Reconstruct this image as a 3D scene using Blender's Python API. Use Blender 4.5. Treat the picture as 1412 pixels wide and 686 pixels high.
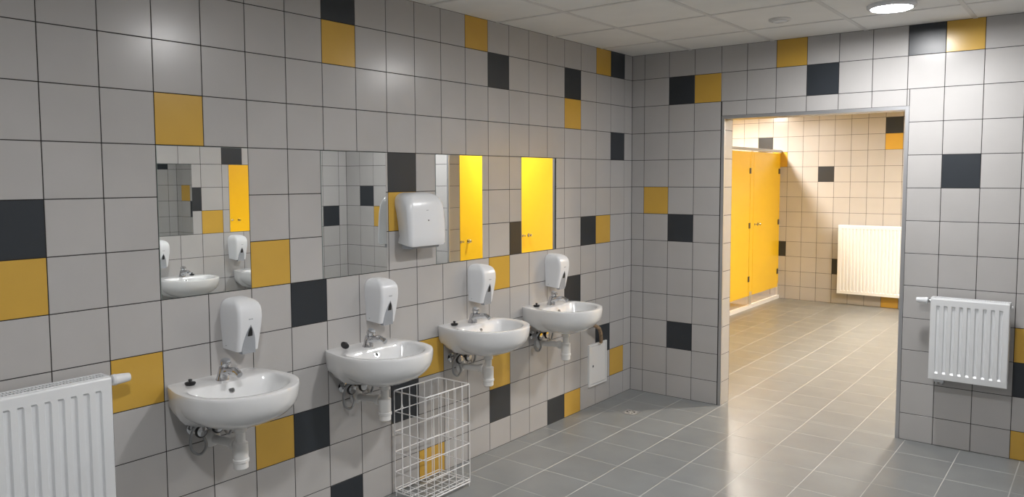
import bpy, bmesh, math, random
from math import sin, cos, pi, radians
from mathutils import Vector, Matrix
random.seed(7)
SC = bpy.context.scene
for o in list(bpy.data.objects): bpy.data.objects.remove(o)
COL = SC.collection

# ------------------------------------------------------------------ camera
cam_d = bpy.data.cameras.new('camera'); cam = bpy.data.objects.new('camera', cam_d); COL.objects.link(cam)
YAW, PITCH, ROLL = -0.6583078, -0.0708474, -0.0036715
fw = Vector((sin(YAW)*cos(PITCH), cos(YAW)*cos(PITCH), sin(PITCH)))
rt = Vector((cos(YAW), -sin(YAW), 0)); up = rt.cross(fw)
rt2 = rt*cos(ROLL)+up*sin(ROLL); up2 = up*cos(ROLL)-rt*sin(ROLL)
M = Matrix((rt2, up2, -fw)).transposed().to_4x4()
M.translation = Vector((2.8953, -5.2354, 1.6325))
cam.matrix_world = M
cam_d.sensor_width = 36; cam_d.sensor_fit = 'HORIZONTAL'
cam_d.lens = 1067.99/1412*36; cam_d.shift_y = -20.44/1412
cam_d.clip_start = .02
SC.camera = cam
# ------------------------------------------------------------------ world, exposure
w = bpy.data.worlds.new('world'); SC.world = w; w.use_nodes = True
w.node_tree.nodes['Background'].inputs[0].default_value = (.8, .85, .9, 1)
w.node_tree.nodes['Background'].inputs[1].default_value = .1
SC.view_settings.view_transform = 'Standard'; SC.view_settings.look = 'None'
SC.view_settings.gamma = 1; SC.view_settings.use_curve_mapping = False
SC.view_settings.exposure = 0.0
# lamp settings (each lamp is built from these)
MAIN_E, MAIN_C = 275.0, (1.0, .99, .985)
FAR_E, FAR_C = 520.0, (1.0, .91, .81)
CUB_E = 720.0
MAIN_LAMPS = [(1.93, -.68), (1.90, -2.66), (1.90, -4.64)]
FAR_LAMPS = [(1.85, 1.35), (1.85, 3.6)]
CUB_LAMPS = [(-.98, 4.3), (-.98, 2.2), (2.75, 4.2), (2.75, 2.2)]

# ------------------------------------------------------------------ materials
def mat(name, col, rough=.5, metal=0, spec=.5, emis=None, es=0, mottle=0, mscale=6, bump=0, bscale=200, coat=0, rvar=0, orand=0):
    m = bpy.data.materials.new(name); m.use_nodes = True
    nt = m.node_tree; N = nt.nodes; Lk = nt.links; b = N['Principled BSDF']
    b.inputs['Base Color'].default_value = (*col, 1); b.inputs['Roughness'].default_value = rough
    b.inputs['Metallic'].default_value = metal; b.inputs['Specular IOR Level'].default_value = spec
    b.inputs['Coat Weight'].default_value = coat
    if coat: b.inputs['Coat Roughness'].default_value = .04
    if emis: b.inputs['Emission Color'].default_value = (*emis, 1); b.inputs['Emission Strength'].default_value = es
    if mottle or orand or rvar or bump:
        tc = N.new('ShaderNodeTexCoord'); gm = N.new('ShaderNodeNewGeometry')
        nz = N.new('ShaderNodeTexNoise'); nz.inputs['Scale'].default_value = mscale; nz.inputs['Detail'].default_value = 4
        Lk.new(gm.outputs['Position'], nz.inputs['Vector'])
        if mottle or orand:
            mr = N.new('ShaderNodeMapRange'); mr.inputs['To Min'].default_value = 1-mottle; mr.inputs['To Max'].default_value = 1+mottle
            mr.inputs['From Min'].default_value = .3; mr.inputs['From Max'].default_value = .7
            Lk.new(nz.outputs['Fac'], mr.inputs['Value'])
            oi = N.new('ShaderNodeObjectInfo'); mo = N.new('ShaderNodeMapRange')
            mo.inputs['To Min'].default_value = 1-orand; mo.inputs['To Max'].default_value = 1+orand
            Lk.new(oi.outputs['Random'], mo.inputs['Value'])
            mu = N.new('ShaderNodeMath'); mu.operation = 'MULTIPLY'
            Lk.new(mr.outputs['Result'], mu.inputs[0]); Lk.new(mo.outputs['Result'], mu.inputs[1])
            vm = N.new('ShaderNodeVectorMath'); vm.operation = 'SCALE'; vm.inputs[0].default_value = col
            Lk.new(mu.outputs[0], vm.inputs['Scale']); Lk.new(vm.outputs[0], b.inputs['Base Color'])
        if rvar:
            n2 = N.new('ShaderNodeTexNoise'); n2.inputs['Scale'].default_value = 3.0; n2.inputs['Detail'].default_value = 5
            Lk.new(gm.outputs['Position'], n2.inputs['Vector'])
            r2 = N.new('ShaderNodeMapRange'); r2.inputs['To Min'].default_value = rough-rvar; r2.inputs['To Max'].default_value = rough+rvar
            Lk.new(n2.outputs['Fac'], r2.inputs['Value']); Lk.new(r2.outputs['Result'], b.inputs['Roughness'])
        if bump:
            n3 = N.new('ShaderNodeTexNoise'); n3.inputs['Scale'].default_value = bscale
            Lk.new(gm.outputs['Position'], n3.inputs['Vector'])
            bp = N.new('ShaderNodeBump'); bp.inputs['Strength'].default_value = bump; bp.inputs['Distance'].default_value = .002
            Lk.new(n3.outputs['Fac'], bp.inputs['Height']); Lk.new(bp.outputs['Normal'], b.inputs['Normal'])
    return m
TG = mat('grey_tile', (.475, .465, .46), .22, spec=.42, mottle=.03, orand=.02, mscale=4)
TY = mat('yellow_tile', (.63, .385, .065), .24, mottle=.03, orand=.03)
TB = mat('anthracite_tile', (.027, .033, .041), .33, mottle=.05, orand=.08)
TILE = {'g': TG, 'y': TY, 'b': TB}
GROUT = mat('dark_grout', (.022, .02, .019), .9)
FT = mat('floor_tile', (.228, .24, .243), .33, mottle=.06, orand=.04, mscale=5, rvar=.08, bump=.08, bscale=120)
FG = mat('light_grout', (.50, .50, .485), .8, mottle=.25, mscale=3)
CEIL = mat('ceiling_panel', (.84, .83, .80), .9, mottle=.02, orand=.015, bump=.25, bscale=350)
CBAR = mat('ceiling_bar', (.70, .69, .67), .5)
ALU = mat('aluminium', (.5, .51, .53), .38, .75)
MIRR = mat('mirror_glass', (.9, .92, .91), .0, 1.0)
EDGE = mat('mirror_edge', (.35, .42, .4), .2)
CER = mat('white_ceramic', (.80, .81, .82), .1, coat=.6)
PLA = mat('white_plastic', (.78, .80, .83), .22)
PLG = mat('grey_plastic', (.36, .38, .41), .25)
TRAP = mat('trap_plastic', (.78, .78, .77), .35)
BLK = mat('black_rubber', (.012, .012, .013), .4)
CHR = mat('chrome', (.62, .63, .65), .1, 1.0)
HSE = mat('braided_hose', (.33, .34, .35), .32, .85, bump=.4, bscale=600)
RAD = mat('radiator_enamel', (.80, .82, .84), .3)
RDK = mat('radiator_gap', (.25, .26, .27), .6)
WIRE = mat('white_wire', (.86, .86, .87), .3)
DOOR = mat('yellow_laminate', (.88, .56, .02), .3, mottle=.01)
DEDGE = mat('laminate_edge', (.55, .3, .04), .5)
HNG = mat('dark_hinge', (.12, .09, .06), .4, .6)
STEEL = mat('brushed_steel', (.6, .6, .6), .3, .9)
HOSE = mat('brown_lagging', (.30, .21, .13), .8, mottle=.3, mscale=60)
FOOTM = mat('satin_aluminium', (.62, .61, .58), .45, .3)
PANEL = mat('white_panel', (.8, .81, .82), .35)
LMAIN = mat('main_diffuser', (1, 1, 1), .5, emis=MAIN_C, es=MAIN_E)
LCUB = mat('cubicle_diffuser', (1, 1, 1), .5, emis=FAR_C, es=CUB_E)
LFAR = mat('far_diffuser', (1, 1, 1), .5, emis=FAR_C, es=FAR_E)

# ------------------------------------------------------------------ helpers
def tag(o, label=None, cat=None, group=None, kind=None):
    if label: o['label'] = label
    if cat: o['category'] = cat
    if group: o['group'] = group
    if kind: o['kind'] = kind
    return o
def obj(name, bm, m, parent=None, smooth=False, bevel=0):
    me = bpy.data.meshes.new(name)
    bmesh.ops.recalc_face_normals(bm, faces=bm.faces)
    bm.to_mesh(me); bm.free(); me.materials.append(m)
    if smooth:
        for p in me.polygons: p.use_smooth = True
        me.set_sharp_from_angle(angle=radians(38))
    o = bpy.data.objects.new(name, me); COL.objects.link(o)
    if parent: o.parent = parent
    if bevel:
        b = o.modifiers.new('bevel', 'BEVEL'); b.width = bevel; b.segments = 2; b.limit_method = 'ANGLE'
    return o
def empty(name, loc, rz=0, label=None, cat=None, group=None):
    o = bpy.data.objects.new(name, None); COL.objects.link(o); o.location = loc; o.rotation_euler = (0, 0, rz)
    o.empty_display_size = .05
    return tag(o, label, cat, group)
def struct(name, bm, m, label=None):
    return tag(obj(name, bm, m), label, kind='structure')
def box(bm, x0, x1, y0, y1, z0, z1):
    v = [bm.verts.new((x, y, z)) for z in (z0, z1) for y in (y0, y1) for x in (x0, x1)]
    for f in ((0, 2, 3, 1), (4, 5, 7, 6), (0, 1, 5, 4), (2, 6, 7, 3), (0, 4, 6, 2), (1, 3, 7, 5)):
        bm.faces.new([v[i] for i in f])
    return bm
def B(*a):
    return box(bmesh.new(), *a)
def ring_faces(bm, loops, cap0=True, cap1=True, closed=True):
    L = [[bm.verts.new(p) for p in lp] for lp in loops]
    n = len(L[0])
    for a, b in zip(L, L[1:]):
        for i in range(n if closed else n-1):
            j = (i+1) % n
            bm.faces.new((a[i], a[j], b[j], b[i]))
    if cap0: bm.faces.new(L[0][::-1])
    if cap1: bm.faces.new(L[-1])
    return bm
def tube(bm, pts, r, n=10, caps=True):
    pts = [Vector(p) for p in pts]; rs = r if isinstance(r, (list, tuple)) else [r]*len(pts)
    loops = []; prev = None
    for i, p in enumerate(pts):
        t = (pts[min(i+1, len(pts)-1)]-pts[max(i-1, 0)]).normalized()
        if prev is None:
            u = t.orthogonal().normalized()
        else:
            u = (prev - t*prev.dot(t)).normalized()
        prev = u; v = t.cross(u)
        loops.append([p+(u*cos(2*pi*k/n)+v*sin(2*pi*k/n))*rs[i] for k in range(n)])
    return ring_faces(bm, loops, caps, caps)
def T(*a, **k):
    return tube(bmesh.new(), *a, **k)
def spline(ctrl, n=8):
    P = [Vector(c) for c in ctrl]; P = [P[0]*2-P[1]]+P+[P[-1]*2-P[-2]]; out = []
    for i in range(1, len(P)-2):
        a, b, c, d = P[i-1:i+3]
        for k in range(n):
            t = k/n
            out.append(.5*((2*b)+(c-a)*t+(2*a-5*b+4*c-d)*t*t+(3*b-a-3*c+d)*t**3))
    out.append(P[-2]); return out
def lathe(bm, prof, origin, axis, n=24):
    """prof: (radius, distance along axis)"""
    a = Vector(axis).normalized(); u = a.orthogonal().normalized(); v = a.cross(u); o = Vector(origin)
    loops = [[o+a*h+(u*cos(2*pi*k/n)+v*sin(2*pi*k/n))*max(r, 1e-4) for k in range(n)] for r, h in prof]
    return ring_faces(bm, loops)
def LA(*a, **k):
    return lathe(bmesh.new(), *a, **k)

# ------------------------------------------------------------------ tiles
TW = .0017           # half joint
_cache = {}
def tile_mesh(w, h, kind, t=.008, ch=.0009):
    key = (round(w, 4), round(h, 4), kind)
    if key not in _cache:
        bm = bmesh.new(); a, b = w/2, h/2
        L0 = [(-a, 0, -b), (a, 0, -b), (a, 0, b), (-a, 0, b)]
        L1 = [(x, t-ch, z) for x, _, z in L0]
        L2 = [(x*(1-ch/a), t, z*(1-ch/b)) for x, _, z in L0]
        ring_faces(bm, [L0, L1, L2], False, True)
        me = bpy.data.meshes.new('tile'); bmesh.ops.recalc_face_normals(bm, faces=bm.faces)
        # make sure the front looks along +y
        bm.faces.ensure_lookup_table()
        if bm.faces[-1].normal.y < 0: bmesh.ops.reverse_faces(bm, faces=bm.faces)
        bm.to_mesh(me); bm.free()
        me.materials.append(FT if kind == 'f' else TILE[kind]); _cache[key] = me
    return _cache[key]
def put_tile(parent, name, u0, u1, v0, v1, place, kind):
    """place(u, v) -> (location, rotation_euler)"""
    w, h = u1-u0-2*TW, v1-v0-2*TW
    if w < .004 or h < .004: return
    loc, rot = place((u0+u1)/2, (v0+v1)/2)
    o = bpy.data.objects.new(name, tile_mesh(w, h, kind)); COL.objects.link(o)
    o.location = loc; j = .0006
    o.rotation_euler = (rot[0]+random.uniform(-j, j), rot[1], rot[2]+random.uniform(-j, j)); o.parent = parent
def cuts(u0, u1, v0, v1, holes):
    """subtract rectangles (hu0, hu1, hv0, hv1) from a cell, splitting into rectangles"""
    rects = [(u0, u1, v0, v1)]
    for a0, a1, b0, b1 in holes:
        out = []
        for (p0, p1, q0, q1) in rects:
            if a1 <= p0+.001 or a0 >= p1-.001 or b1 <= q0+.001 or b0 >= q1-.001: out.append((p0, p1, q0, q1)); continue
            if a0 > p0: out.append((p0, a0, q0, q1))
            if a1 < p1: out.append((a1, p1, q0, q1))
            m0, m1 = max(a0, p0), min(a1, p1)
            if b0 > q0: out.append((m0, m1, q0, b0))
            if b1 < q1: out.append((m0, m1, b1, q1))
        rects = out
    return [r for r in rects if r[1]-r[0] > .006 and r[3]-r[2] > .006]
ZB, CH = .1675, 2.55
ZJ = [0]+[ZB+.2*k for k in range(12)]+[CH]
def tiled(parent, ujoints, zj, place, colour, holes=(), stuff_from=None, name='tile'):
    """colour(i, row)->kind ; columns with index >= stuff_from are joined into one part"""
    groups = {}
    for i in range(len(ujoints)-1):
        a, b = sorted((ujoints[i], ujoints[i+1]))
        for r in range(len(zj)-1):
            k = colour(i, r)
            for rc in cuts(a, b, min(zj[r], zj[r+1]), max(zj[r], zj[r+1]), holes):
                if stuff_from is not None and i >= stuff_from: groups.setdefault(k, []).append(rc)
                else: put_tile(parent, name, *rc, place, k)
    for k, rcs in groups.items():
        bm = bmesh.new()
        for (u0, u1, v0, v1) in rcs:
            w_, h_ = u1-u0-2*TW, v1-v0-2*TW
            if w_ < .004 or h_ < .004: continue
            loc, rot = place((u0+u1)/2, (v0+v1)/2)
            from mathutils import Euler
            tmp = bmesh.new(); tmp.from_mesh(tile_mesh(w_, h_, k)); tmp.transform(Matrix.Translation(loc) @ Euler(rot).to_matrix().to_4x4())
            me = bpy.data.meshes.new('t'); tmp.to_mesh(me); tmp.free(); bm.from_mesh(me); bpy.data.meshes.remove(me)
        o = obj(name+'s_out_of_view', bm, FT if k == 'f' else TILE[k], parent); o['kind'] = 'stuff'

W, YN, YF = 3.290, -6.4, 5.25       # right wall, near end, far wall
OX0, OX1, OZ, WT = .731, 1.882, 2.046, .15   # opening and wall thickness
D = .008                             # tile thickness; wall bodies lie behind the tile backs
G = .0065                            # grout face stands out this far from the tile backs
# ---- left wall
wl = struct('wall_left', B(-.2, -D+G-.0, YN-.15, 0.15, -.05, CH+.15), GROUT, 'left wall of grey tiles with scattered yellow and black ones')
LJ = [0, -.1148]+[-.1148-.2*n for n in range(1, 32)]; LJ = [y for y in LJ if y > YN]+[YN]
LY = {(18, 9), (14, 11), (9, 12), (2, 12), (4, 10), (16, 6), (21, 6), (19, 4), (2, 6), (8, 5), (11, 3), (8, 2), (16, 2), (1, 1), (4, 0), (11, 0), (12, 7)}
LB = {(14, 12), (8, 11), (4, 11), (1, 12), (1, 9), (12, 8), (21, 7), (3, 6), (7, 6), (15, 5), (4, 4), (2, 2), (15, 2), (12, 2), (8, 1), (5, 0), (14, 0), (24, 3), (26, 9), (28, 5)}
LM = [(-3.7135, -3.3165), (-2.934, -2.530), (-2.166, -1.774), (-1.396, -1.0145)]
MZ0, MZ1 = 1.1695, 1.7655
pl_left = lambda u, v: ((-D, u, v), (0, 0, -pi/2))
cf = lambda Y, K: (lambda i, r: 'y' if (i, r) in Y else 'b' if (i, r) in K else 'g')
tiled(wl, LJ, ZJ, pl_left, cf(LY, LB), [(a, b, MZ0-.002, MZ1+.002) for a, b in LM], 23)
# ---- right wall (seen in the mirrors)
wr = struct('wall_right', B(W+D-G, W+.2, YN-.15, 0.15, -.05, CH+.15), GROUT, 'right wall of grey tiles, seen in the mirrors')
RJ = [0, -.1, -.3, -.5, -.7, -.8]+[-1.0-.2*n for n in range(0, 27)]+[YN]
RC = [-1.85, -1.13, -2.57]
RM = [(-2.065, -1.685), (-1.335, -.95), (-2.80, -2.42)]
ry, rb = set(), set()
for lst, st in (([(7.0, 5)], ry), ([(1, 6), (1, 2), (7, 9), (9, 7), (13, 8), (15, 5)], rb)):
    for i, r in lst: st.add((int(i), r))
ry = {(8, 6), (3, 3), (11, 9)}
pl_right = lambda u, v: ((W+D, u, v), (0, 0, pi/2))
tiled(wr, RJ, ZJ, pl_right, cf(ry, rb), [(a, b, MZ0-.002, MZ1+.002) for a, b in RM], 18)
# ---- back wall with the opening
bm = bmesh.new()
box(bm, 0, OX0, D-G, WT, -.05, CH+.15); box(bm, OX1, W, D-G, WT, -.05, CH+.15); box(bm, OX0, OX1, D-G, WT, OZ, CH+.15)
wb = struct('wall_back', bm, GROUT, 'tiled wall with the wide opening to the cubicle room')
BJ = [0]+[.1043+.2*m for m in range(4)]+[.1043-.0159+.2*m for m in range(4, 17)]; BJ = [x for x in BJ if x < W-.03]+[W]
BY_ = {(6, 12), (3, 11), (1, 7), (11, 12), (13, 3), (13, 0), (14, 6)}
BB_ = {(7, 11), (2, 11), (2, 6), (10, 12), (11, 8), (2, 2), (13, 2), (15, 7)}
TRW = .02
pl_back = lambda u, v: ((u, D, v), (0, 0, pi))
tiled(wb, BJ, ZJ, pl_back, cf(BY_, BB_), [(OX0-TRW, OX1+TRW, -1, OZ+TRW)])
# jambs and head of the opening
def jamb(x, face):
    for r in range(len(ZJ)-1):
        z0, z1 = ZJ[r], min(ZJ[r+1], OZ)
        if z1-z0 < .01: continue
        put_tile(wb, 'tile', .008, WT-.004, z0, z1, lambda u, v: ((x-face*.0, u, v), (0, 0, -pi/2 if face > 0 else pi/2)), 'g')
jamb(OX0-.0065, 1); jamb(OX1+.0065, -1)
for i in range(6):
    a = OX0+.004+i*.1905
    put_tile(wb, 'tile', a, a+.1905, .008, WT-.004, lambda u, v: ((u, v, OZ+.0065), (-pi/2, 0, 0)), 'g')
bm = bmesh.new()
for (x0, x1) in ((OX0-TRW, OX0+.0015), (OX1-.0015, OX1+TRW)): box(bm, x0, x1, -.002, .01, 0, OZ+TRW)
box(bm, OX0, OX1, -.002, .01, OZ-.0015, OZ+TRW)
t1 = struct('trim_1', bm, ALU, 'grey aluminium edge profile framing the opening')
# ---- cubicle room shell
FX0, FX1 = -2.1, 3.9
wf = struct('wall_far', B(FX0-.2, FX1+.2, YF+D-G, YF+.2, -.05, CH+.15), GROUT, 'far wall of grey tiles beyond the opening, warmly lit')
FJ = [FX0]+[-1.95+.2*n for n in range(0, 29)]+[FX1]
FZ = [0]+[.1775+.2*k for k in range(12)]+[CH]
def fcol(i, r):
    c = (FJ[i]+FJ[i+1])/2; c = round((c-.15)/.2)       # 0 = the column x .05-.25
    if (c, r) in {(3, 10), (3, 0), (-4, 9)}: return 'y'
    if (c, r) in {(-1, 8), (3, 11), (-5, 10), (0, 2), (-4, 3), (9, 7)}: return 'b'
    return 'g'
pl_far = lambda u, v: ((u, YF+D, v), (0, 0, pi))
tiled(wf, FJ, FZ, pl_far, fcol, (), 17)
struct('wall_left.001', B(FX0-.2, FX0, .15, YF, -.05, CH+.15), TG, 'left end wall of the cubicle room')
struct('wall_right.001', B(FX1, FX1+.2, .15, YF, -.05, CH+.15), TG, 'right end wall of the cubicle room')
struct('wall_near', B(0, W, YN-.2, YN, -.05, CH+.15), TG, 'wall behind the camera')
struct('wall_near.001', B(FX0-.2, -.2, 0, WT, -.05, CH+.15), TG, 'near wall of the cubicle room, left of the washroom')
struct('wall_near.002', B(W+.2, FX1+.2, 0, WT, -.05, CH+.15), TG, 'near wall of the cubicle room, right of the washroom')
# ---- floors
fl = struct('floor', B(0, W, YN, D-G, -.15, -.0005), FG, 'washroom floor of grey square tiles with pale joints')
XJ = [.0, .14]+[.14+.3*n for n in range(1, 11)]+[W]
YJm = [D-G]+[-.27-.3*n for n in range(0, 21)]+[YN]
pl_floor = lambda u, v: ((u, v, -D), (pi/2, 0, 0))
TW = .0017
tiled(fl, XJ, YJm, pl_floor, lambda i, r: 'f', name='floor_tile')
f2 = struct('floor.001', B(FX0, FX1, D-G, YF+D-G, -.15, -.0005), FG, 'cubicle room floor of grey tiles')
XF = [-.63, -.46, -.16]+[.14+.3*n for n in range(0, 8)]
YF_ = [.03+.3*n for n in range(0, 18)]+[YF]
holes = [(-3, OX0, -1, WT), (OX1, 4, -1, WT)]
tiled(f2, XF, [D-G]+YF_, pl_floor, lambda i, r: 'f', holes, name='floor_tile')
bm = bmesh.new()
TW = .0017
# raised cubicle floors
cf1 = struct('floor.002', B(FX0, -.66, WT, YF, -.0012, .038), FT, 'raised floor inside the cubicles')
struct('trim_2', B(-.66, -.628, WT, YF, -.0012, .045), PANEL, 'pale step edge under the cubicle fronts')
# ---- ceilings
ce = struct('ceiling', B(0, W, YN, 0, CH+.012, CH+.15), CBAR, 'suspended ceiling of pale square panels')
CXJ = [0]+[.47+.588*n for n in range(0, 5)]+[W]
CYJ = [0]+[-.447-.588*n for n in range(0, 11)]+[YN]
pm = {}
for i in range(len(CXJ)-1):
    for j in range(len(CYJ)-1):
        w_, h_ = CXJ[i+1]-CXJ[i], CYJ[j]-CYJ[j+1]
        key = (round(w_, 3), round(h_, 3))
        if w_ < .03 or h_ < .03: continue
        if key not in pm:
            o = obj('ceiling_panel', B(-w_/2, w_/2, -h_/2, h_/2, 0, .012), CEIL, ce); pm[key] = o.data
        else:
            o = bpy.data.objects.new('ceiling_panel', pm[key]); COL.objects.link(o); o.parent = ce
        o.location = ((CXJ[i]+CXJ[i+1])/2, (CYJ[j]+CYJ[j+1])/2, CH)
for x in CXJ[1:-1]: obj('ceiling_bar', B(x-.012, x+.012, YN, 0, CH-.0035, CH), CBAR, ce)
for y in CYJ[1:-1]: obj('ceiling_bar', B(0, W, y-.012, y+.012, CH-.003, CH), CBAR, ce)
struct('ceiling.001', B(FX0, FX1, WT, YF, CH+.0, CH+.15), CEIL, 'plain ceiling of the cubicle room')

# ------------------------------------------------------------------ lamps
def downlight(x, y, lm, label, group):
    t = empty('ceiling_downlight', (x, y, CH), label=label, cat='ceiling light', group=group)
    obj('rim', LA([(.099, -.0), (.122, -.0), (.122, -.012), (.112, -.022), (.103, -.022), (.1, -.014), (.099, -.0)], (0, 0, 0), (0, 0, 1), n=40), PLA, t, True)
    obj('diffuser', LA([(.1, -.004), (.1, -.016), (.06, -.0185), (.0, -.019)], (0, 0, 0), (0, 0, 1), n=32), lm, t, True)
    return t
ML = ['round white downlight, lit, on the ceiling near the wall with the opening', 'round white downlight over the middle of the washroom', 'round white downlight over the near end of the washroom']
for (x, y), lb in zip(MAIN_LAMPS, ML): downlight(x, y, LMAIN, lb, 'washroom downlights')
FLB = ['warm round downlight in the aisle just beyond the opening', 'warm round downlight in the aisle nearer the far wall']
for (x, y), lb in zip(FAR_LAMPS, FLB): downlight(x, y, LFAR, lb, 'cubicle room downlights')
CLB = ['warm round downlight above the left cubicle nearest the far wall', 'warm round downlight above the left cubicles nearer the opening', 'warm round downlight above the right cubicle nearest the far wall', 'warm round downlight above the right cubicles nearer the opening']
for (x, y), lb in zip(CUB_LAMPS, CLB): downlight(x, y, LCUB, lb, 'cubicle room downlights')
# ceiling speaker / vent disc
t = empty('ceiling_vent', (1.335, -.675, CH), label='small round white vent disc on the ceiling left of the lit lamp', cat='vent')
obj('ring', LA([(.045, 0), (.062, 0), (.064, -.004), (.058, -.011), (.05, -.013), (.045, -.008)], (0, 0, 0), (0, 0, 1), n=32), CBAR, t, True)
obj('disc', LA([(.04, 0), (.04, -.014), (.03, -.019), (0, -.02)], (0, 0, 0), (0, 0, 1), n=32), PLA, t, True)

# ------------------------------------------------------------------ mirrors
def mirror(side, a, b, label, group):
    c = (a+b)/2; h = (b-a)/2
    x = 0 if side < 0 else W
    t = empty('wall_mirror', (x, c, MZ0), -pi/2 if side < 0 else pi/2, label, 'mirror', group)
    H = MZ1-MZ0; d0 = -.0015
    obj('glass', B(-h+.001, h-.001, d0+.002, .0015, .001, H-.001), MIRR, t)
    obj('edge', B(-h, h, d0-.001, d0+.0019, 0, H), EDGE, t)
MLB = ['rectangular mirror nearest the left edge, reflecting a washbasin and another mirror',
       'rectangular mirror left of the paper towel dispenser, reflecting a tiled corner',
       'rectangular mirror just right of the paper towel dispenser, half filled by a yellow door reflection',
       'rectangular mirror nearest the corner, filled by a yellow door reflection']
for (a, b), lb in zip(LM, MLB): mirror(-1, a, b, lb, 'mirrors above the left wall washbasins')
RLB = ['right wall mirror seen inside the leftmost mirror as a grey rectangle', 'right wall mirror nearest the opening, seen in the leftmost mirror as a yellow strip', 'right wall mirror nearest the camera']
for (a, b), lb in zip(RM, RLB): mirror(1, a, b, lb, 'mirrors on the right wall')

# ------------------------------------------------------------------ washbasins
def hw(y):      # half width of the basin at distance y from the wall
    if y < .2: return .188+.042*sin(min(1, max(0, y)/.2)*pi/2)
    q = (y-.2)/.232
    return .23*max(0, 1-q**2.15)**(1/2.05) if q < 1 else 0
CYB = .2
def ray_out(th, s=1.0):
    dx, dy = cos(th), sin(th); lo, hi = 0, .5
    for _ in range(30):
        m = (lo+hi)/2; x, y = dx*m, CYB+dy*m
        if 0 <= y < .432 and abs(x) < hw(y): lo = m
        else: hi = m
    return lo
NB = 72
TH = [2*pi*(k+.5)/NB for k in range(NB)]
OUT = [ray_out(t) for t in TH]
def bowl_pt(t, s):      # inner bowl outline, superellipse about (0,.258)
    a, b, n = .186, .135, 2.4
    c, d = cos(t), sin(t)
    r1 = ray_out(t)-.036; p = 9
    r = r1 if d >= -.02 else (r1**-p+(.064/-d)**-p)**(-1/p)
    x, y = r*c*s, r*d
    return x, CYB+(y*s if d > 0 else y*s**3.2)
def outer(s, z, back=None, cy=.2):
    pts = []
    for t, r in zip(TH, OUT):
        x, y = cos(t)*r*s, cy+sin(t)*r*s
        if sin(t) < 0 and back is not None:
            y = max(back, CYB+sin(t)*r*(1 if back == 0 else s))
        pts.append((x, max(0, y), z))
    return pts
def basin_mesh():
    bm = bmesh.new(); Z = .83; loops = []
    # underside from drain outwards (z below the rim)
    prof = [(.10, -.176), (.16, -.175), (.30, -.163), (.50, -.148), (.66, -.133), (.80, -.114), (.895, -.094), (.955, -.073), (.985, -.05), (.998, -.028), (1.0, -.012), (.997, -.006), (.988, -.001), (.972, 0.0)]
    for s, dz in prof:
        lp = []
        for t, r in zip(TH, OUT):
            x, y = cos(t)*r*s, CYB+sin(t)*r*s
            if sin(t) < -.3:            # back: reach the wall quickly so it sits on it
                k = min(1, max(0, (s-.30)/.3)); yy = CYB+sin(t)*r
                y = y*(1-k)+yy*k
                if s > .3: x = cos(t)*r*(s*(1-k*.5)+1*k*.5) if s < .97 else x
            z = Z+dz
            # the body is shallower toward the wall and sides at the back
            bk = max(0, 1-y/.19)
            z = max(z, Z-.176+bk*.092)
            lp.append((x, max(0.0005, y), z))
        loops.append(lp)
    # deck and bowl
    def mixl(f, z):
        lp = []
        for t, r in zip(TH, OUT):
            ax, ay = cos(t)*r*.972, CYB+sin(t)*r*.972
            bx, by = bowl_pt(t, 1)
            lp.append((ax*(1-f)+bx*f, ay*(1-f)+by*f, z))
        return lp
    loops += [mixl(.5, Z-.0005), mixl(.93, Z-.001)]
    for s, dz in ((.985, -.004), (.96, -.011), (.92, -.026), (.85, -.052), (.74, -.082), (.6, -.105), (.44, -.12), (.28, -.128), (.14, -.132)):
        lp = []
        for t in TH:
            x, y = bowl_pt(t, s)
            lp.append((x, y, Z+dz))
        loops.append(lp)
    ring_faces(bm, loops, True, True)
    return bm
SX0 = .03; 
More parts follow.
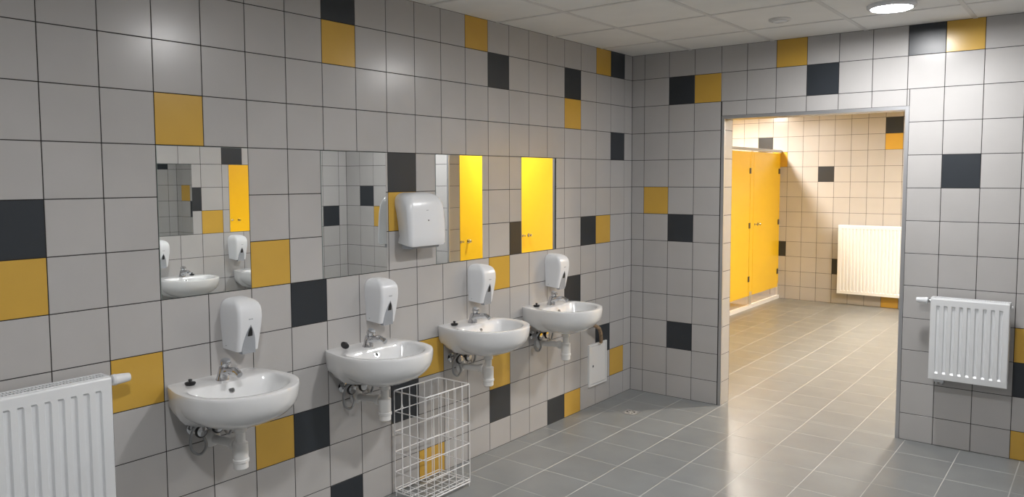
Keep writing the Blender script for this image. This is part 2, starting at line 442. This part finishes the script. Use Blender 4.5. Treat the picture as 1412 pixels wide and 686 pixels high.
def washbasin(c, side, label, group, detail=True):
    x = 0 if side < 0 else W
    t = empty('washbasin', (x, c, 0), -pi/2 if side < 0 else pi/2, label, 'washbasin', group)
    b = obj('basin', basin_mesh(), CER, t, True)
    tag(b, 'glossy white ceramic basin')
    Z = .83
    obj('overflow_hole', LA([(.010, 0), (.010, .004), (.006, .004)], (-.0, .151, Z-.034), (0, .85, .5), n=16), BLK, t)
    obj('overflow_ring', LA([(.010, .0), (.0135, .0), (.0135, .004), (.010, .004)], (-.0, .151, Z-.0342), (0, .85, .5), n=16), CHR, t, True)
    obj('drain_strainer', LA([(.0, 0), (.022, 0), (.022, .003), (.016, .004), (.0, .002)], (0, .205, Z-.133), (0, 0, 1), n=20), CHR, t, True)
    # tap
    ty = .098
    tp = obj('tap', LA([(.027, 0), (.027, .004), (.0245, .008), (.0225, .03), (.020, .05), (.0175, .056), (.008, .058)], (0, ty-.006, Z-.003), (0, .22, 1), n=20), CHR, t, True)
    obj('spout', T(spline([(0, ty+.004, Z+.03), (0, ty+.04, Z+.042), (0, ty+.09, Z+.047), (0, ty+.116, Z+.036)], 5), [.0185]*5+[.0145]*6+[.0125]*5, n=12), CHR, tp, True)
    obj('push_button', LA([(.0105, 0), (.0115, .012), (.0205, .016), (.0215, .03), (.018, .037), (.0, .04)], (0, ty+.008, Z+.048), (0, .42, 1), n=20), CHR, tp, True)
    # trap
    dy = .205
    tr = obj('trap', LA([(.026, .655), (.026, .640), (.019, .635), (.019, .598), (.029, .592), (.029, .530), (.0315, .528), (.0315, .517), (.028, .515), (.028, .492), (.022, .487), (.0, .486)], (0, dy, 0), (0, 0, 1), n=22), TRAP, t, True)
    obj('outlet_pipe', T(spline([(.0, dy-.02, .580), (0, .14, .578), (0, .06, .572), (0, .0, .57)], 3), .0175, n=14), TRAP, tr, True)
    obj('pipe_nut', LA([(.024, 0), (.026, .004), (.026, .02), (.022, .024)], (0, dy-.054, .58), (0, 1, 0), n=14), TRAP, tr)
    obj('wall_rosette', LA([(.0, 0), (.038, 0), (.036, .005), (.024, .02), (.019, .024)], (0, .0005, .57), (0, 1, 0), n=20), TRAP, tr, True)
    # angle valves and hoses
    for k, vx in ((0, .085), (1, .012)):
        vz = .634
        v = obj('angle_valve', LA([(.0, 0), (.026, 0), (.026, .003), (.012, .007), (.0095, .010), (.0095, .034), (.0125, .036), (.0125, .048), (.009, .05)], (vx, .0005, vz), (0, 1, 0), n=18), CHR, t, True)
        bm = LA([(.008, 0), (.008, .012), (.021, .013), (.023, .019), (.021, .0275), (.012, .0285), (0, .029)], (vx, .048, vz), (0, 1, 0), n=20)
        obj('valve_handle', bm, CHR, v, True)
        bm = LA([(.0215, .012), (.0265, .016), (.0265, .023), (.0215, .027)], (vx, .048, vz), (0, 1, 0), n=20)
        obj('handle_ring', bm, BLK, v, True)
        if k == 0:
            pts = [(vx-.0, .04, vz), (vx-.022, .042, vz-.03), (vx-.03, .05, vz-.07), (vx-.005, .052, vz-.098), (vx+.03, .05, vz-.075), (vx+.04, .058, vz-.02), (vx+.02, .075, vz+.03), (.012, .085, Z-.14)]
        else:
            pts = [(vx-.0, .04, vz), (vx-.03, .05, vz-.012), (vx-.05, .06, vz-.045), (vx-.062, .066, vz-.02), (vx-.045, .08, vz+.03), (-.008, .085, Z-.14)]
        obj('hose', T(spline(pts, 7), .0058, n=8), HSE, t, True)
    return t
BC = [-3.52, -2.748, -1.975, -1.205]
BL = ['white washbasin nearest the radiator, with chrome tap, under the leftmost mirror',
      'white washbasin behind the wire basket, second along the left wall',
      'white washbasin third along the left wall, just right of the wire basket',
      'white washbasin nearest the corner, beside the white access panel']
RBL = ['right wall washbasin reflected whole in the leftmost mirror', 'right wall washbasin cut off at the right side of the leftmost mirror', 'right wall washbasin nearest the camera']
for c, lb in zip(BC, BL): washbasin(c, -1, lb, 'washbasins on the left wall')
for c, lb in zip(RC, RBL): washbasin(c, 1, lb, 'washbasins on the right wall')
def plug(c, side, dx, dy, lean, label):
    s = -1 if side < 0 else 1
    x = dy if side < 0 else W-dy; y = c-dx if side < 0 else c+dx
    t = empty('sink_plug', (x, y, .8302), label=label, cat='plug', group='black plugs on the washbasin decks')
    if lean:
        t.rotation_euler = (radians(-58), 0, radians(20)); t.location.z = .848
    obj('stopper', LA([(.0, 0), (.017, 0), (.020, .004), (.021, .009), (.018, .011), (.0, .012)], (0, 0, 0), (0, 0, 1), n=20), BLK, t, True)
    obj('grip', LA([(.006, .011), (.0045, .015), (.008, .019), (.006, .023), (0, .024)], (0, 0, 0), (0, 0, 1), n=12), BLK, t, True)
PL = ['black plug lying on the washbasin nearest the radiator', 'black plug standing on edge on the washbasin behind the basket', 'black plug lying on the third washbasin from the radiator', 'black plug lying on the washbasin nearest the corner']
for i, (c, lb) in enumerate(zip(BC, PL)): plug(c, -1, .125, .068, i == 1, lb)
RPL = ['black plug on the reflected right wall washbasin', 'black plug on the partly reflected right wall washbasin', 'black plug on the right wall washbasin nearest the camera']
for c, lb in zip(RC, RPL): plug(c, 1, .1, .07, False, lb)

# ------------------------------------------------------------------ dispensers
def section(w, wb_, d, n=8, r=.022, d0=0.0):
    """plan outline: flat at the wall, rounded front corners; w front half width, wb_ half width at wall"""
    r = min(r, w*.98, d*.9)
    pts = [(wb_, d0), (wb_+(w-wb_)*.5, d0+(d-r-d0)*.5)]
    for k in range(n+1):
        a = pi/2*k/n; pts.append((w-r+r*cos(a), d-r+r*sin(a)))
    for k in range(n+1):
        a = pi/2+pi/2*k/n; pts.append((-w+r+r*cos(a), d-r+r*sin(a)))
    pts += [(-(wb_+(w-wb_)*.5), d0+(d-r-d0)*.5), (-wb_, d0)]
    return pts
def soap(c, side, label, group):
    x = 0 if side < 0 else W
    t = empty('soap_dispenser', (x, c, 0), -pi/2 if side < 0 else pi/2, label, 'soap dispenser', group)
    Z0, Z1 = .935, 1.143
    loops = []
    N_ = 9
    spec = [(.0, .0565, .078), (.02, .0575, .083), (.06, .060, .092), (.10, .0625, .099), (.13, .0635, .1015), (.155, .0635, .1005), (.172, .062, .0965), (.186, .058, .088), (.196, .051, .075), (.203, .041, .058), (.2065, .029, .04), (.208, .015, .02)]
    for dz, w_, d in spec:
        d *= 1.08
        sl = [(px, py, Z0+dz-(.012*(py/.09) if dz < .05 else 0)*(1-dz/.05)) for px, py in section(w_*.93, w_*1.14, d, 7, .016)]
        loops.append([(a, max(b, .0004), z) for a, b, z in sl])
    obj('body', ring_faces(bmesh.new(), loops), PLA, t, True)
    # pointed-arch lever
    def arch(zb_, h, w_, yf, th, m, nm):
        bm = bmesh.new(); pts = []
        n = 8
        for k in range(n+1):
            s = k/n; pts.append((w_*(1-s**2.5), s*h))
        pts = pts + [(-a, b) for a, b in pts[-2::-1]]
        def yy(z): # follows the front face
            dz = min(max(z-Z0, 0), .14); return (.078+(dz/.13)*.0235)*1.08
        f = [(a, yy(zb_+b)+yf, zb_+b) for a, b in pts]
        g = [(a, yy(zb_+b)-th, zb_+b) for a, b in pts]
        ring_faces(bm, [g, f]); return obj(nm, bm, m, t)
    arch(Z0-.022, .122, .031, .0042, .02, PLG, 'push_lever')
    arch(Z0+.052, .040, .0105, .0062, .0, BLK, 'level_window')
    for q, (a, b) in enumerate(((-.008, -.001), (.002, .010))):
        obj('printed_mark', B(a, b, .105, .1104, Z0+.122, Z0+.1255), PLG, t)
    obj('lock', LA([(.004, 0), (.004, .002), (0, .002)], (.060, .02, Z0+.014), (1, .15, 0), n=10), PLG, t)
SCn = [-3.394, -2.610, -1.837, -1.072]
SL = ['white soap dispenser above the washbasin nearest the radiator', 'white soap dispenser above the washbasin behind the basket', 'white soap dispenser below the half yellow mirror', 'white soap dispenser nearest the corner, below the all yellow mirror']
for c, lb in zip(SCn, SL): soap(c, -1, lb, 'soap dispensers on the left wall')
RSL = ['soap dispenser reflected at the left of the leftmost mirror', 'soap dispenser reflected at the right of the leftmost mirror', 'soap dispenser on the right wall nearest the camera']
for c, lb in zip(RC, RSL): soap(c-.16, 1, lb, 'soap dispensers on the right wall')
t = empty('paper_towel_dispenser', (0, -2.352, 0), -pi/2, 'large white paper towel dispenser between two mirrors', 'towel dispenser')
spec = [(1.300, .129, .100, .120, .02), (1.312, .1325, .098, .126, .02), (1.34, .133, .09, .1275, .021), (1.40, .133, .098, .126, .023), (1.46, .133, .108, .122, .026), (1.50, .132, .118, .117, .03), (1.525, .129, .118, .108, .04), (1.542, .121, .112, .1, .044), (1.553, .106, .1, .088, .045), (1.560, .086, .082, .072, .045), (1.564, .06, .058, .052, .04)]
loops = []
for z, a, b, d, r in spec:
    loops.append([(px, max(py, .0004), z-(.016*(py/.12) if z < 1.32 else 0)+(.008*(px/.13)**2 if z < 1.32 else 0)) for px, py in section(a, b, d, 8, r)])
obj('cover', ring_faces(bmesh.new(), loops), PLA, t, True)
bm = bmesh.new()
def slot(w_, z0, z1, y0, y1):
    pts = []
    for k in range(9): a = pi*k/8; pts.append((w_*cos(a), z1-w_+w_*sin(a)))
    for k in range(9): a = pi+pi*k/8; pts.append((w_*cos(a), z0+w_+w_*sin(a)))
    return ring_faces(bmesh.new(), [[(a, y0, b) for a, b in pts], [(a, y1, b) for a, b in pts]])
obj('level_window', slot(.0045, 1.365, 1.425, .11, .1248), BLK, t)
for a, b in ((-.004, .006), (-.011, -.006)): obj('printed_mark', B(a+.006, b+.006, .11, .1206, 1.470, 1.4745), PLG, t)
obj('paper_slot', B(-.1, .1, .03, .1, 1.277, 1.299), PLG, t)

# ------------------------------------------------------------------ radiators
def radiator(loc, rz, Lx, H, pitch, y0, y1, label, head_side=0, feet=True, name='radiator'):
    """local x runs along the wall from 0 to Lx, y away from the wall"""
    t = empty(name, loc, rz, label, 'radiator')
    # front panel with pressed vertical channels
    e = .013; n = int((Lx-2*e)/pitch); m0 = (Lx-n*pitch)/2
    xs = [(0, 0), (.004, 0)]
    for k in range(n):
        a = m0+k*pitch
        xs += [(a+pitch*.24, 0), (a+pitch*.34, 1), (a+pitch*.66, 1), (a+pitch*.76, 0)]
    xs += [(Lx-.004, 0), (Lx, 0)]
    zs = [(0, 0), (.035, 0), (.045, 1), (H-.048, 1), (H-.040, 0), (H-.006, 0), (H, 0)]
    bm = bmesh.new(); dep = .009
    grid = [[bm.verts.new((x, y1-dep*a*b-(.003 if (j in (0, len(zs)-1) or i in (0, len(xs)-1)) else 0), z)) for i, (x, a) in enumerate(xs)] for j, (z, b) in enumerate(zs)]
    for j in range(len(zs)-1):
        for i in range(len(xs)-1):
            bm.faces.new((grid[j][i], grid[j][i+1], grid[j+1][i+1], grid[j+1][i]))
    ed = [e_ for e_ in bm.edges if e_.is_boundary]
    r = bmesh.ops.extrude_edge_only(bm, edges=ed)
    for v in [g for g in r['geom'] if isinstance(g, bmesh.types.BMVert)]: v.co.y = y1-.014
    obj('front_panel', bm, RAD, t)
    obj('back_panel', B(.004, Lx-.004, y0, y0+.012, .004, H-.008), RAD, t)
    obj('fins', B(.02, Lx-.02, y0+.012, y1-.016, .03, H-.03), RDK, t)
    for a in (0.0006, Lx-.0046):
        obj('side_panel', B(a, a+.004, y0+.002, y1-.0145, .012, H+.001), RAD, t)
    bm = bmesh.new()
    box(bm, .0, Lx, y1-.022, y1-.0145, H-.004, H+.003); box(bm, .0, Lx, y0, y0+.007, H-.004, H+.003)
    box(bm, 0, .014, y0+.007, y1-.022, H-.004, H+.003); box(bm, Lx-.014, Lx, y0+.007, y1-.022, H-.004, H+.003)
    nb = int((Lx-.03)/.011)
    for k in range(nb):
        a = .018+k*(Lx-.036)/nb; box(bm, a, a+.0045, y0+.007, y1-.022, H-.003, H+.002)
    mid = (y0+y1-.015)/2; box(bm, .014, Lx-.014, mid-.002, mid+.002, H-.003, H+.0025)
    obj('top_grille', bm, RAD, t)
    for a in (.12*Lx+.02, .88*Lx-.02):
        obj('wall_bracket', B(a-.012, a+.012, .0004, y0, .05, H-.06), RDK, t)
    if head_side:
        x0 = -.0 if head_side < 0 else Lx; s = head_side
        zz = H-.022; yy = (y0+y1)/2-.002
        v = obj('valve', LA([(.010, 0), (.012, .004), (.012, .016), (.0105, .018)], (x0, yy, zz), (s, 0, 0), n=16), CHR, t, True)
        obj('thermostat_head', LA([(.016, .018), (.0195, .02), (.021, .028), (.021, .03), (.0195, .033), (.018, .055), (.0155, .078), (.0145, .082), (.0, .083)], (x0, yy, zz), (s, 0, 0), n=22), PLA, t, True)
        xo = Lx if head_side < 0 else 0
        obj('air_vent', LA([(.007, 0), (.008, .003), (.008, .012), (.004, .014)], (xo, yy, zz), (-s, 0, 0), n=12), RAD, t, True)
    return t
R1 = radiator((0, -3.965, .335), -pi/2, 1.2, .6, .041, .035, .115, 'white panel radiator at the left edge below the black and yellow tiles', -1)
R2 = radiator((2.472, 0, .437), pi, .398, .482, .0395, .05, .13, 'small white panel radiator on the wall right of the opening', 1)
# bottom connection of the small radiator
cn = obj('pipe_connection', B(.32, .37, .06, .1, -.022, .0), CHR, R2)
for a in (.332, .358):
    obj('pipe', T(spline([(a, .08, -.02), (a, .07, -.035), (a, .03, -.04), (a, .0005, -.04)], 4), .007, n=10), CHR, R2, True)
R3 = radiator((1.35, YF, .15), pi, 1.2, .875, .042, .05, .12, 'tall white panel radiator on the far wall seen through the opening')

# ------------------------------------------------------------------ wire basket
bx0, bx1, by0, by1, bz0, bz1 = .035, .258, -2.53, -2.195, .022, .553
t = empty('wire_basket', ((bx0+bx1)/2, (by0+by1)/2, 0), 0, 'empty white wire waste basket standing on the floor by the left wall', 'basket')
cxm, cym = (bx0+bx1)/2, (by0+by1)/2; hx, hy = (bx1-bx0)/2, (by1-by0)/2
def rect_ring(z, r, k=1.0, name='horizontal_wire', rc=.012):
    pts = []
    for sx, sy, a0 in ((1, 1, 0), (-1, 1, pi/2), (-1, -1, pi), (1, -1, 3*pi/2)):
        for q in range(4):
            a = a0+pi/2*q/3; pts.append((sx*(hx*k-rc)+rc*cos(a), sy*(hy*k-rc)+rc*sin(a), z))
    pts.append(pts[0]); pts.append(pts[1])
    return obj(name, T(pts, r, n=6), WIRE, t, True)
rect_ring(bz1, .0034, name='rim'); rect_ring(bz0+.004, .0034, name='base_frame'); rect_ring(bz0+.018, .0024)
for k in range(1, 5): rect_ring(bz0+(bz1-bz0)*k/5, .0023)
up_, ba_ = None, None
def cpy(o, loc):
    c = o.copy(); COL.objects.link(c); c.location = loc; c.parent = t; return c
vm = obj('upright_wire', T([(0, 0, bz0), (0, 0, bz1)], .0022, n=6), WIRE, t, True); first = True
pos = []
for k in range(7):
    y = -hy+.003+(2*hy-.006)*k/6; pos += [(-hx, y), (hx, y)]
for k in range(1, 4):
    x = -hx+2*hx*k/4; pos += [(x, -hy), (x, hy)]
for p in pos:
    if first: vm.location = (*p, 0); first = False
    else: cpy(vm, (*p, 0))
for k in range(1, 7):
    y = -hy+2*hy*k/7; obj('base_wire', T([(-hx, y, bz0), (hx, y, bz0)], .0022, n=6), WIRE, t, True)
for k in range(1, 4):
    x = -hx+2*hx*k/4; obj('base_wire', T([(x, -hy, bz0+.003), (x, hy, bz0+.003)], .0022, n=6), WIRE, t, True)
for sx in (-1, 1):
    for sy in (-1, 1): obj('foot', T([(sx*(hx-.004), sy*(hy-.004), 0), (sx*(hx-.004), sy*(hy-.004), bz0+.01)], .0026, n=8), WIRE, t, True)
zh = bz0+(bz1-bz0)*.8
for sy in (-1, 1):
    y = sy*(hy-.06); obj('hanging_hook', T([(-hx-.001, y-.014, zh), (-hx-.003, y-.006, zh+.006), (-hx-.004, y-.003, zh+.022), (-hx-.004, y+.003, zh+.022), (-hx-.003, y+.006, zh+.006), (-hx-.001, y+.014, zh)], .0018, n=6), WIRE, t, True)

# ------------------------------------------------------------------ access panel, lagged pipe, floor drain
t = empty('access_panel', (0, -.495, .146), -pi/2, 'white metal access panel low on the left wall near the corner', 'access panel')
bm = bmesh.new()
for a in ((-.121, .121, 0, .014), (-.121, .121, .291, .305), (-.121, -.107, .014, .291), (.107, .121, .014, .291)): box(bm, a[0], a[1], .0003, .012, a[2], a[3])
obj('frame', bm, PANEL, t)
obj('door', B(-.1045, .1045, .0003, .0105, .0165, .2885), PANEL, t, bevel=.001)
obj('lock', LA([(.0, 0), (.009, 0), (.009, .003), (.004, .004), (0, .004)], (.07, .0105, .145), (0, 1, 0), n=16), CHR, t, True)
obj('keyhole', B(.0685, .0715, .0145, .0150, .139, .151), BLK, t)
pts = spline([(.045, -.64, .645), (.05, -.61, .60), (.052, -.555, .57), (.042, -.515, .53), (.03, -.487, .48), (.022, -.475, .4515)], 9)
tp = tag(obj('lagged_pipe', T(pts, [.0125+.0022*sin(i*2.1) for i in range(len(pts))], n=10), HOSE, None, True), 'short brown lagged pipe running from the last washbasin to the access panel', 'pipe')
t = empty('floor_drain', (.30, -.53, 0), 0, 'small square metal floor drain near the corner', 'floor drain')
obj('drain_frame', B(-.052, .052, -.052, .052, 0, .0015), STEEL, t)
g = obj('drain_grate', LA([(.0, 0), (.044, 0), (.044, .0025), (.040, .0028), (0, .0028)], (0, 0, 0), (0, 0, 1), n=28), FOOTM, t)
for k in range(8):
    a = 2*pi*k/8; o = obj('drain_slot', LA([(.008, .002), (.008, .0032), (0, .0032)], (.026*cos(a), .026*sin(a), 0), (0, 0, 1), n=10), BLK, g)

# ------------------------------------------------------------------ toilet cubicles
def cubicles(x, s, doors, pil, y_end, label, part_len, y_start, kz=1.048):
    """s=+1: fronts look toward +x"""
    t = empty('toilet_cubicles', (x, 0, 0), 0, label, 'toilet cubicles')
    zb_, zt = .158, 1.957
    th = .013
    x0, x1 = (-th, 0) if s > 0 else (0, th)
    for (a, b) in doors:
        d = obj('door', B(x0, x1, a, b, zb_, zt), DOOR, t, bevel=.001)
        for z in (1.72, 1.04, .37):
            obj('hinge', B(min(s*.0, s*.007), max(s*.0, s*.007), b-.028, b+.018, z-.035, z+.035), HNG, d, bevel=.001)
        for yk, r in ((a+.045, .011), (a+.155, .017)):
            obj('knob', LA([(r*1.25, 0), (r*1.25, .003), (r*.55, .005), (r*.5, .018), (r*.95, .024), (r, .034), (r*.7, .04), (0, .041)], (0, yk, kz), (s, 0, 0), n=18), CHR, d, True)
        obj('partition', B(min(-s*.02, -s*part_len), max(-s*.02, -s*part_len), b+.035, b+.048, zb_, zt), DOOR, t)
    for (a, b) in pil:
        obj('pilaster', B(x0, x1, a, b, zb_, zt), DOOR, t, bevel=.001)
        w_ = min(.05, b-a)
        m_ = (a+b)/2
        for q in ((-.022, .022) if b-a > .05 else (0,)):
            obj('foot', B(x0-.006, x1+.006, m_+q-.009, m_+q+.009, .045 if s > 0 else .0, zb_+.05), FOOTM, t, bevel=.002)
    obj('top_rail', B(-.018, .018, y_start, y_end, zt+.012, zt+.046), ALU, t, bevel=.002)
    for (a, b) in pil:
        obj('rail_clamp', B(-.01, .01, (a+b)/2-.012, (a+b)/2+.012, zt-.002, zt+.013), STEEL, t)
XL, XR = -.645, 2.36
cubicles(XL, 1, [(4.289-1.05*k, 5.211-1.05*k) for k in range(4)], [(5.219, 5.249)]+[(4.172-1.05*k, 4.281-1.05*k) for k in range(3)], 5.249, 'row of yellow toilet cubicle doors on the left beyond the opening', 1.4, .16)
cubicles(XR, -1, [(.659+1.05*k, 1.581+1.05*k) for k in range(4)], [(.55, .651)]+[(1.589+1.05*k, 1.701+1.05*k) for k in range(3)], 5.249, 'row of yellow toilet cubicle doors seen only in the mirrors', 1.5, .16, .99)
